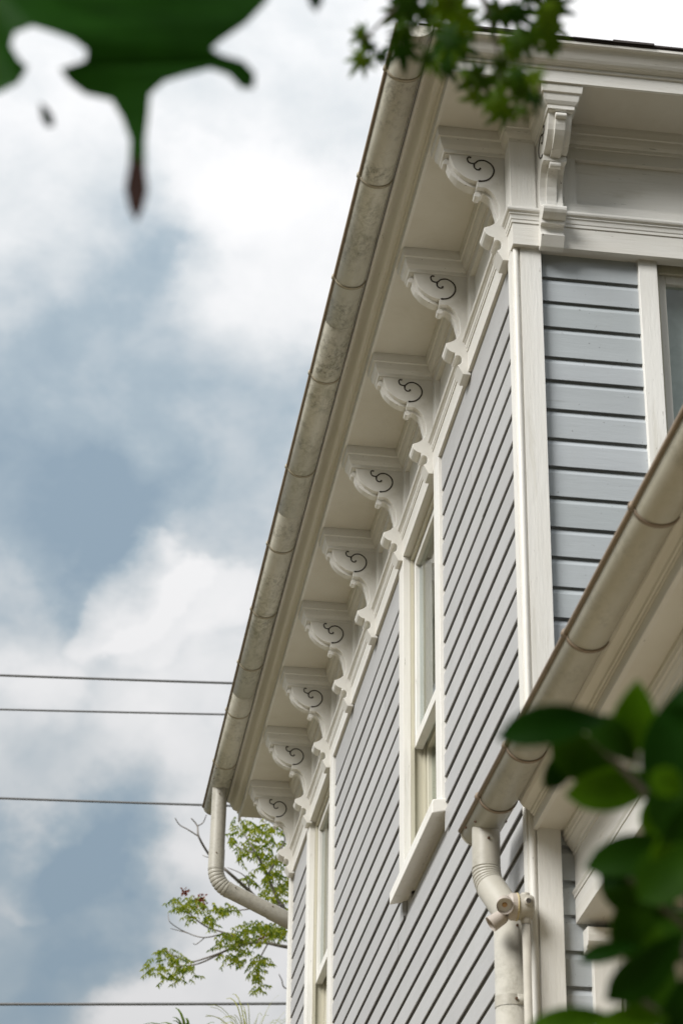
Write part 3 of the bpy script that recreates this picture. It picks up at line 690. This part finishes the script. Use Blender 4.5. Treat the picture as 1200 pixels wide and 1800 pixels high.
# ================================================================ power lines and their poles
LINES = [((0, 1186), (405, 1199), 24, .0125, 'topmost of the power lines behind the gutter'), ((0, 1246), (393, 1254), 24.6, .0105, 'second power line, just below the topmost one'),
         ((0, 1402), (357, 1413), 23, .0115, 'third power line, meeting the gutter at its far end'), ((0, 1764), (503, 1762), 22, .0135, 'lowest power line, below the tree branches')]
for (a_, b_, d_, r_, lb) in LINES:
    A_, B_ = at(*a_, d_), at(*b_, d_); dv = (B_-A_); u_ = V((dv.x, dv.y, 0)).length; dv /= u_
    pts = []
    for i in range(41):
        t = -13 + 30*i/40; p = A_ + dv*t; p.z += .0012*((t-2)**2-9); pts.append((p.x, p.y, p.z-Z0))
    tag(obj('power_line', tube(pts, r_, 8), M_WIRE, None, True), lb, 'cable', 'power lines behind the house')
    ends = (pts[0], pts[-1])
for k_, (px_, lb) in enumerate(((0, 'wooden utility pole left of the house, outside the picture'), (-1, 'wooden utility pole hidden behind the house'))):
    P_ = []
    for (a_, b_, d_, r_, l_) in LINES:
        A_, B_ = at(*a_, d_), at(*b_, d_); dv = (B_-A_); dv /= V((dv.x, dv.y, 0)).length
        P_.append(A_ + dv*(-13 if k_ == 0 else 17))
    c_ = sum(P_, V((0, 0, 0)))/4; c_.y += .16
    pole = empty('utility_pole', (c_.x, c_.y, 0), lb, 'pole')
    obj('pole', tube([(c_.x, c_.y, 0), (c_.x, c_.y, 15)], [.17, .11], 14), M_POLE, pole, True, z0=0)
    for q in P_: obj('crossarm', box(c_.x-.05, c_.x+.05, min(q.y, c_.y)-.1, max(q.y, c_.y)+.1, q.z-.12, q.z-.02), M_POLE, pole, z0=0)

# ================================================================ trees and plants
def leaf_frame(c, axis, normal):
    y = V(axis).normalized(); n = V(normal); n = (n - y*n.dot(y)).normalized(); x = y.cross(n)
    return Matrix(((x.x, y.x, n.x, c[0]), (x.y, y.y, n.y, c[1]), (x.z, y.z, n.z, c[2]), (0, 0, 0, 1)))
def ovate(name, L_, W_, curl, fold, mat, nu=9, nv=5):
    v, f = [], []
    for i in range(nu):
        t = i/(nu-1); w = W_*.5*max(.0, math.sin(math.pi*min(1, t**.82)))**.8*(1-.18*t)
        if i in (0, nu-1): w = .0004
        for j in range(nv):
            s = (j/(nv-1)-.5)*2
            v.append((s*w, (t-.5)*L_, -curl*L_*(t-.45)**2 + fold*abs(s)*w + .03*L_*math.sin(7*t+2*s)*abs(s)*.3))
    for i in range(nu-1):
        for j in range(nv-1): f.append((i*nv+j, i*nv+j+1, (i+1)*nv+j+1, (i+1)*nv+j))
    k = len(v)                       # a real leaf blade, a little under a millimetre thick
    v += [(x, y, z-.0007) for x, y, z in v]; f += [tuple(reversed([q+k for q in p])) for p in f]
    return mesh(name, v, f, mat, True, z0=0)
def palmate(name, R, lobes, mat, droop):
    v = [(0, 0, 0)]; f = []; n = 0; K = 6
    for q in range(lobes):
        an = math.radians(-125 + 250*q/(lobes-1)) ; ln = R*(1 - .42*abs(q-(lobes-1)/2)/((lobes-1)/2)); wd = .17*ln
        d = V((math.sin(an), math.cos(an))); s = V((d.y, -d.x)); b0 = len(v)
        for i in range(1, K+1):
            t = i/K; w = wd*math.sin(math.pi*min(1, .22+.78*t))**.9*(1.05-.2*t) if i < K else 0
            for e in (-1, 0, 1):
                p = d*(ln*t) + s*(w*e); v.append((p.x, p.y, -droop*(ln*t)**2/R + (.25*w if e else 0)))
        for e in (0, 1): f.append((0, b0+e, b0+e+1))
        for i in range(K-1):
            for e in (0, 1): f.append((b0+3*i+e, b0+3*i+e+1, b0+3*i+4+e, b0+3*i+3+e))
    k = len(v); v += [(x, y, z-.0006) for x, y, z in v]; f += [tuple(reversed([q_+k for q_ in p])) for p in f]
    return mesh(name, v, f, mat, True, z0=0)
def limb(parent, pts, r0, r1, mat, name='branch', sub=5):
    P_ = smooth_path(pts, sub); k = len(P_)
    return obj(name, tube(P_, [r0+(r1-r0)*i/(k-1) for i in range(k)], 9), mat, parent, True, z0=0)
def place_leaf(me, M_, parent, name='leaf'):
    o = bpy.data.objects.new(name, me); COL.objects.link(o); o.parent = parent; o.matrix_parent_inverse = parent.matrix_world.inverted(); o.matrix_world = M_; return o

# --- leaves hanging into the picture, top left: a large lobed leaf close to the lens
bt = empty('overhanging_tree', (-3.4, -7.6, 0), 'large dark green lobed leaf hanging close to the camera, top left', 'tree')
limb(bt, [(-3.4, -7.6, 0), (-3.35, -7.55, 1.5), (-3.2, -7.3, 2.8), (-2.6, -6.7, 3.25), (-1.9, -6.35, 3.1)], .10, .018, M_BARK2, 'trunk')
OUTL = [(-160, -190), (150, -230), (480, -170), (488, -60), (470, 2), (432, 42), (388, 72), (372, 86), (388, 96), (428, 108), (448, 130), (446, 156), (424, 156), (402, 132), (370, 121), (330, 131), (290, 143), (264, 166), (261, 205), (256, 244), (256, 292), (254, 312), (228, 310), (227, 288), (229, 246), (214, 206), (196, 176), (150, 166), (120, 143), (106, 121), (126, 114), (150, 106), (152, 88), (128, 70), (96, 58), (58, 46), (26, 58), (20, 80), (34, 104), (50, 118), (34, 146), (2, 162), (-60, 176), (-170, 150)]
def blade(name, outline, depth, bend, mat, parent, th=.0007):
    c = at(sum(p[0] for p in outline)/len(outline), sum(p[1] for p in outline)/len(outline), depth)
    bm = bmesh.new()
    def pos(px, py):
        u_ = (px-160)/300; w_ = py/300
        return at(px, py, depth + bend*(.5*u_*u_ - .35*w_ + .12*math.sin(3*u_+2*w_)))
    vs_ = [bm.verts.new(pos(*p)) for p in outline]
    for t_ in tessellate_polygon([[V((p[0], p[1], 0)) for p in outline]]): bm.faces.new([vs_[i_] for i_ in t_])
    me = bpy.data.meshes.new(name); bm.to_mesh(me); bm.free(); me.materials.append(mat)
    o = put(name, me, parent); s = o.modifiers.new('thickness', 'SOLIDIFY'); s.thickness = th
    return o
blade('leaf', OUTL, 2.10, .12, M_LEAF_BIG, bt)
blade('leaf', [(240, 272), (256, 300), (260, 335), (252, 366), (240, 392), (227, 366), (220, 332), (226, 296)], 2.09, .12, M_LEAF_DRY, bt)
blade('leaf', [(70, 180), (82, 188), (94, 205), (96, 222), (84, 224), (73, 208)], 2.2, .1, M_LEAF_BIG, bt)
blade('leaf', [(535, -40), (570, -40), (566, 4), (555, 22), (543, 6)], 2.2, .1, M_LEAF_BIG, bt)
blade('leaf', [(60, 20), (150, 40), (300, -60), (100, -160), (-60, -60)], 2.2, .1, M_LEAF_BIG, bt)
limb(bt, [(-1.9, -6.35, 3.1), tuple(at(500, -190, 2.12)), tuple(at(250, -160, 2.1)), tuple(at(60, -60, 2.12))], .016, .003, M_BARK2, 'twig')

# --- small star-shaped leaves, top centre
mt = empty('maple_tree', (.9, -6.3, 0), 'maple twig with many small star-shaped leaves in front of the eave corner', 'tree')
limb(mt, [(.9, -6.3, 0), (.85, -6.2, 1.6), (.5, -5.9, 3.0), (-.3, -5.4, 3.75), tuple(at(900, -260, 3.2))], .055, .008, M_BARK2, 'trunk')
limb(mt, [tuple(at(900, -260, 3.2)), tuple(at(820, -90, 3.15)), tuple(at(700, 10, 3.1)), tuple(at(640, 70, 3.05))], .005, .0012, M_BARK2, 'twig')
limb(mt, [tuple(at(820, -90, 3.15)), tuple(at(850, 0, 3.1)), tuple(at(872, 80, 3.1)), tuple(at(880, 165, 3.08))], .004, .0015, M_BARK2, 'twig')
limb(mt, [tuple(at(900, -260, 3.2)), tuple(at(930, -60, 3.2)), tuple(at(965, 30, 3.2)), tuple(at(985, 60, 3.2))], .005, .0015, M_BARK2, 'twig')
PM = [palmate('leaf', .036, 7, M_LEAF_MAPLE, .5), palmate('leaf', .031, 5, M_LEAF_MAPLE, .9), palmate('leaf', .040, 7, M_LEAF_MAPLE, .25)]
spots = []
def fill(x0, x1, y0, y1, n):
    for _ in range(n): spots.append((random.uniform(x0, x1), random.uniform(y0, y1)))
fill(635, 1000, -90, 22, 38); fill(700, 985, 5, 75, 17); fill(740, 965, 60, 130, 14); fill(815, 940, 120, 175, 9); fill(850, 935, 160, 195, 4)
spots += [(650, 78), (668, 95), (640, 58), (705, 80), (715, 45), (640, 100)]
for (px, py) in spots:
    d_ = random.uniform(2.9, 3.4); c = at(px, py, d_)
    an = random.gauss(-math.pi/2, .9); ax = RT*math.cos(an) + UP*math.sin(an) + FW*random.uniform(-.4, .4)
    nm = -FW + RT*random.gauss(0, .55) + UP*random.gauss(.1, .55)
    s_ = random.uniform(.7, 1.12)*(.8 if px < 690 else 1)
    place_leaf(random.choice(PM), leaf_frame(c, ax, nm) @ Matrix.Scale(s_, 4), mt)

# --- glossy shrub, bottom right
sh = empty('shrub', (-.55, -4.7, 0), 'out-of-focus shrub with broad glossy green leaves, bottom right', 'shrub')
SD = 2.33
stems = [[(-.55, -4.7, 0), (-.62, -4.75, 1.2), tuple(at(1260, 1900, SD)), tuple(at(1230, 1650, SD)), tuple(at(1180, 1470, SD)), tuple(at(1120, 1380, SD)), tuple(at(1040, 1300, SD))],
         [tuple(at(1180, 1470, SD)), tuple(at(1160, 1380, SD)), tuple(at(1130, 1300, SD))], [tuple(at(1230, 1650, SD)), tuple(at(1170, 1600, SD)), tuple(at(1100, 1540, SD))],
         [tuple(at(1260, 1900, SD)), tuple(at(1180, 1800, SD)), tuple(at(1100, 1740, SD))]]
for i, st_ in enumerate(stems): limb(sh, st_, .012 if i == 0 else .004, .002, M_BARK2, 'stem')
OV = {}
# centre px, length px, width px, angle of the axis (deg), tilt, curl, depth
SL = [(1165, 1420, 120, 74, 58, .1, .3, 2.9), (1150, 1640, 150, 88, 64, .2, .3, 2.9), (1190, 1640, 150, 90, 30, .1, .3, 2.85),
      (975, 1272, 205, 78, 10, .3, .9, 2.68), (1080, 1300, 130, 70, -38, .3, .6, 2.72), (1113, 1262, 135, 92, 82, .1, .2, 2.74), (1030, 1335, 150, 95, -30, .7, .5, 2.8), (985, 1345, 100, 55, 60, .6, .5, 2.83),
      (1085, 1385, 185, 84, 8, .5, .4, 2.78), (1178, 1300, 220, 100, 76, .2, .3, 2.7), (1190, 1400, 150, 105, 60, .1, .3, 2.74), (1170, 1440, 110, 55, -80, .1, .3, 2.78),
      (1195, 1470, 120, 80, 70, .3, .4, 2.7), (1120, 1500, 190, 80, 12, .3, .7, 2.76), (1180, 1530, 160, 110, 40, .2, .3, 2.68), (1120, 1565, 170, 120, -50, .7, .4, 2.8), (1085, 1538, 70, 40, 25, .2, .4, 2.76),
      (1110, 1620, 130, 90, 80, .4, .4, 2.8), (1140, 1700, 190, 90, 38, .7, .4, 2.7), (1070, 1672, 110, 40, 14, .2, .6, 2.76), (1152, 1752, 120, 95, 55, .0, .2, 2.8),
      (1010, 1792, 170, 52, 6, .2, .8, 2.72), (1110, 1800, 140, 70, 10, .3, .5, 2.7), (1195, 1780, 120, 90, 80, .5, .4, 2.76), (1160, 1345, 120, 70, 110, .5, .4, 2.84), 
      (1250, 1500, 180, 110, 40, .3, .4, 2.8), (1260, 1700, 180, 110, 60, .3, .4, 2.8), (1250, 1350, 170, 100, 100, .3, .4, 2.8), (1180, 1850, 180, 100, 20, .3, .4, 2.8)]
rl = random.Random(21)
for _ in range(9):
    SL.append((rl.uniform(1150, 1215), rl.choice((rl.uniform(1240, 1470), rl.uniform(1490, 1800))), rl.uniform(60, 115), rl.uniform(34, 60), rl.uniform(-60, 100), rl.uniform(0, .8), rl.uniform(.2, .8), rl.uniform(2.6, 2.95)))
for (px, py, ln, wd, an, tilt, curl, d_) in SL:
    d_ = 2.3 + (d_-2.75)*1.6; me = ovate('leaf', ln/FPX*d_, wd/FPX*d_, curl, .22, M_LEAF_SHRUB); a_ = math.radians(an)
    ax = RT*math.cos(a_) + UP*math.sin(a_) + FW*tilt*.25
    nm = -FW*.8 + UP*(.55-tilt) + RT*random.uniform(-.25, .25)
    place_leaf(me, leaf_frame(at(px, py, d_), ax, nm), sh)

# --- tree behind the house
ft = empty('ash_tree', (3.2, 12.6, 0), 'tree with yellow-green drooping leaves seen past the far corner', 'tree')
FD = 20.5
def q(px, py, d=FD): return tuple(at(px, py, d))
limb(ft, [(3.2, 12.6, 0), (3.1, 12.5, 4), q(760, 1760), q(640, 1680), q(560, 1650), q(505, 1622)], .17, .035, M_BARK, 'trunk')
BR = [([(560, 1650), (505, 1618), (470, 1600), (440, 1568), (400, 1532), (372, 1508), (350, 1472), (347, 1452), (336, 1438)], .034, .007), ([(349, 1470), (330, 1458), (316, 1450), (308, 1438)], .010, .006), ([(347, 1452), (357, 1446), (363, 1432)], .009, .005), ([(372, 1508), (362, 1506), (356, 1503)], .007, .004),
      ([(640, 1680), (540, 1668), (500, 1664), (455, 1656), (410, 1665), (380, 1680), (345, 1695), (300, 1700)], .032, .006), ([(395, 1672), (350, 1688), (330, 1690), (310, 1682), (290, 1668)], .013, .005),
      ([(560, 1650), (500, 1600), (470, 1540), (450, 1500), (425, 1460)], .030, .007), ([(470, 1540), (490, 1500), (500, 1470), (470, 1440)], .018, .006), ([(450, 1500), (420, 1490), (405, 1475)], .012, .005),
      ([(430, 1655), (395, 1640), (365, 1630), (340, 1612), (322, 1590)], .016, .006), ([(395, 1640), (360, 1648), (330, 1640), (300, 1622), (296, 1605)], .010, .004), ([(360, 1648), (345, 1660), (340, 1658)], .007, .004), ([(330, 1640), (315, 1636), (300, 1632)], .007, .004),
      ([(470, 1660), (455, 1690), (452, 1720)], .012, .005), ([(500, 1590), (420, 1600), (385, 1602)], .012, .005), ([(440, 1568), (430, 1540), (400, 1525)], .010, .005),
      ([(560, 1730), (505, 1738), (495, 1722), (490, 1712)], .012, .005), ([(470, 1450), (455, 1436), (450, 1425)], .008, .004)]
for pts, r0, r1 in BR: limb(ft, [q(x, y, FD+random.uniform(-.15, .15) if 0 < i < len(pts)-1 else FD) for i, (x, y) in enumerate(pts)], r0*.62, r1*.62, M_BARK)
CL = [(430, 1452, 26, 16, 36), (412, 1475, 12, 10, 14), (458, 1470, 26, 18, 34), (490, 1455, 20, 18, 26), (440, 1490, 22, 16, 30), (480, 1500, 30, 24, 60), (470, 1535, 24, 20, 40), (495, 1540, 20, 24, 40), (460, 1515, 26, 14, 34), (425, 1505, 16, 8, 12), (440, 1545, 12, 14, 16), (490, 1580, 22, 22, 44), (470, 1570, 18, 14, 22),
      (320, 1592, 26, 12, 40), (345, 1588, 18, 12, 26), (335, 1612, 8, 12, 10), (375, 1604, 20, 14, 34), (400, 1600, 16, 12, 20), (365, 1622, 10, 10, 12), (440, 1632, 34, 14, 56), (400, 1655, 24, 14, 40), (430, 1655, 30, 18, 60), (470, 1640, 24, 16, 40), (410, 1680, 26, 12, 26), (395, 1690, 8, 10, 8), (440, 1680, 16, 18, 24), (452, 1705, 14, 16, 26), (455, 1730, 14, 12, 20), (470, 1690, 12, 14, 14),
      (295, 1680, 24, 10, 30), (275, 1700, 16, 16, 30), (300, 1705, 20, 12, 24), (335, 1710, 16, 10, 16), (315, 1695, 20, 10, 20), (285, 1722, 8, 6, 6), (310, 1722, 6, 8, 6), (338, 1722, 6, 6, 5), (495, 1640, 14, 20, 24), (500, 1610, 12, 14, 16), (460, 1435, 20, 8, 12), (490, 1640, 16, 14, 16)]
v, f = [], []
def leaflet(c, ax, nm, L_, W_):
    M_ = leaf_frame(c, ax, nm); k = len(v)
    for x, y, z in ((0, 0, 0), (-.5, .38, .10), (0, .42, 0), (.5, .38, .10), (0, 1, -.12)): v.append(tuple(M_ @ V((x*W_, y*L_, z*L_))))
    f.extend([(k, k+2, k+1), (k, k+3, k+2), (k+1, k+2, k+4), (k+2, k+3, k+4)])
for cx, cy_, rx, ry, n in CL:
    for _ in range(int(n*.50)):
        r_ = math.sqrt(random.random()); th = random.uniform(0, 6.283); c = at(cx+rx*r_*math.cos(th), cy_-5+ry*r_*math.sin(th), FD+random.uniform(-.3, .3))
        side = random.choice((-1, 1)); stem = (RT*side*random.uniform(.2, 1) - V((0, 0, 1))*random.uniform(.1, .8) + FW*random.uniform(-.6, .6)).normalized()
        for k_ in range(random.randint(2, 4)):                 # leaflets hanging in pairs from a short stalk
            cc = c + stem*(.026*k_)
            for s_ in (-1, 1):
                ax = stem*.5 - V((0, 0, 1))*random.uniform(.5, 1.1) + RT*s_*.55 + FW*random.uniform(-.5, .5)
                leaflet(cc, ax, -FW + V((random.uniform(-.8, .8), random.uniform(-.8, .8), random.uniform(-.3, .9))), random.uniform(.032, .056), random.uniform(.012, .020))
cr_ = obj('crown', (v, f), M_LEAF_FAR, ft, z0=0)
v, f = [], []
for cx, cy_, rx, ry, n in ((325, 1567, 7, 6, 30), (352, 1580, 9, 8, 34), (360, 1592, 5, 6, 14), (462, 1648, 7, 5, 14), (472, 1642, 5, 4, 8)):
    for _ in range(n): leaflet(at(random.gauss(cx, rx*.5), random.gauss(cy_, ry*.5), FD-.05), V((random.uniform(-1, 1), random.uniform(-1, 1), random.uniform(-1, .6))), -FW+V((random.uniform(-1, 1),)*3), .032, .018)
obj('seed_clusters', (v, f), M_LEAF_RED, ft, z0=0)['kind'] = 'stuff'; cr_['kind'] = 'stuff'

# --- palm tops at the bottom edge
for (px, lb, n, mat, hh, spread, seed) in ((438, 'palm with long thin arching blades, just right of the denser palm', 70, M_STRAW, 1.25, 1.5, 3), (335, 'shorter denser green palm at the bottom edge left of the thin-bladed one', 70, M_PALM, 1.0, 1.1, 5)):
    rnd = random.Random(seed); b0 = at(px, 1912, 19); pt = empty('palm_tree', (b0.x, b0.y, 0), lb, 'palm')
    obj('trunk', tube([(b0.x, b0.y, 0), (b0.x+.05, b0.y, b0.z*.5), (b0.x, b0.y, b0.z)], [.16, .12, .10], 12), M_BARK, pt, True, z0=0)
    v, f = [], []
    for _ in range(n):
        az = rnd.uniform(0, 6.283); out = rnd.uniform(.1, .42)*spread; h = rnd.uniform(.25, .56)*hh; wd = rnd.uniform(.006, .011)*(2.0 if mat is M_PALM else .42); dr = rnd.uniform(.0, .30)*(.6 if mat is M_PALM else 1)
        hd = V((math.cos(az), math.sin(az), 0)); sd_ = V((-hd.y, hd.x, 0)); k = len(v); K = 9
        for i in range(K):
            t = i/(K-1); p = b0 + hd*(out*t**1.3) + V((0, 0, h*(1.9*t-.9*t*t) - dr*max(0, t-.55)**1.5*2.2)); w = wd*(1-t)**.6 + .0008
            v += [tuple(p-sd_*w), tuple(p+sd_*w+V((0, 0, .004)))]
        for i in range(K-1): f.append((k+2*i, k+2*i+1, k+2*i+3, k+2*i+2))
    obj('crown', (v, f), mat, pt, z0=0)
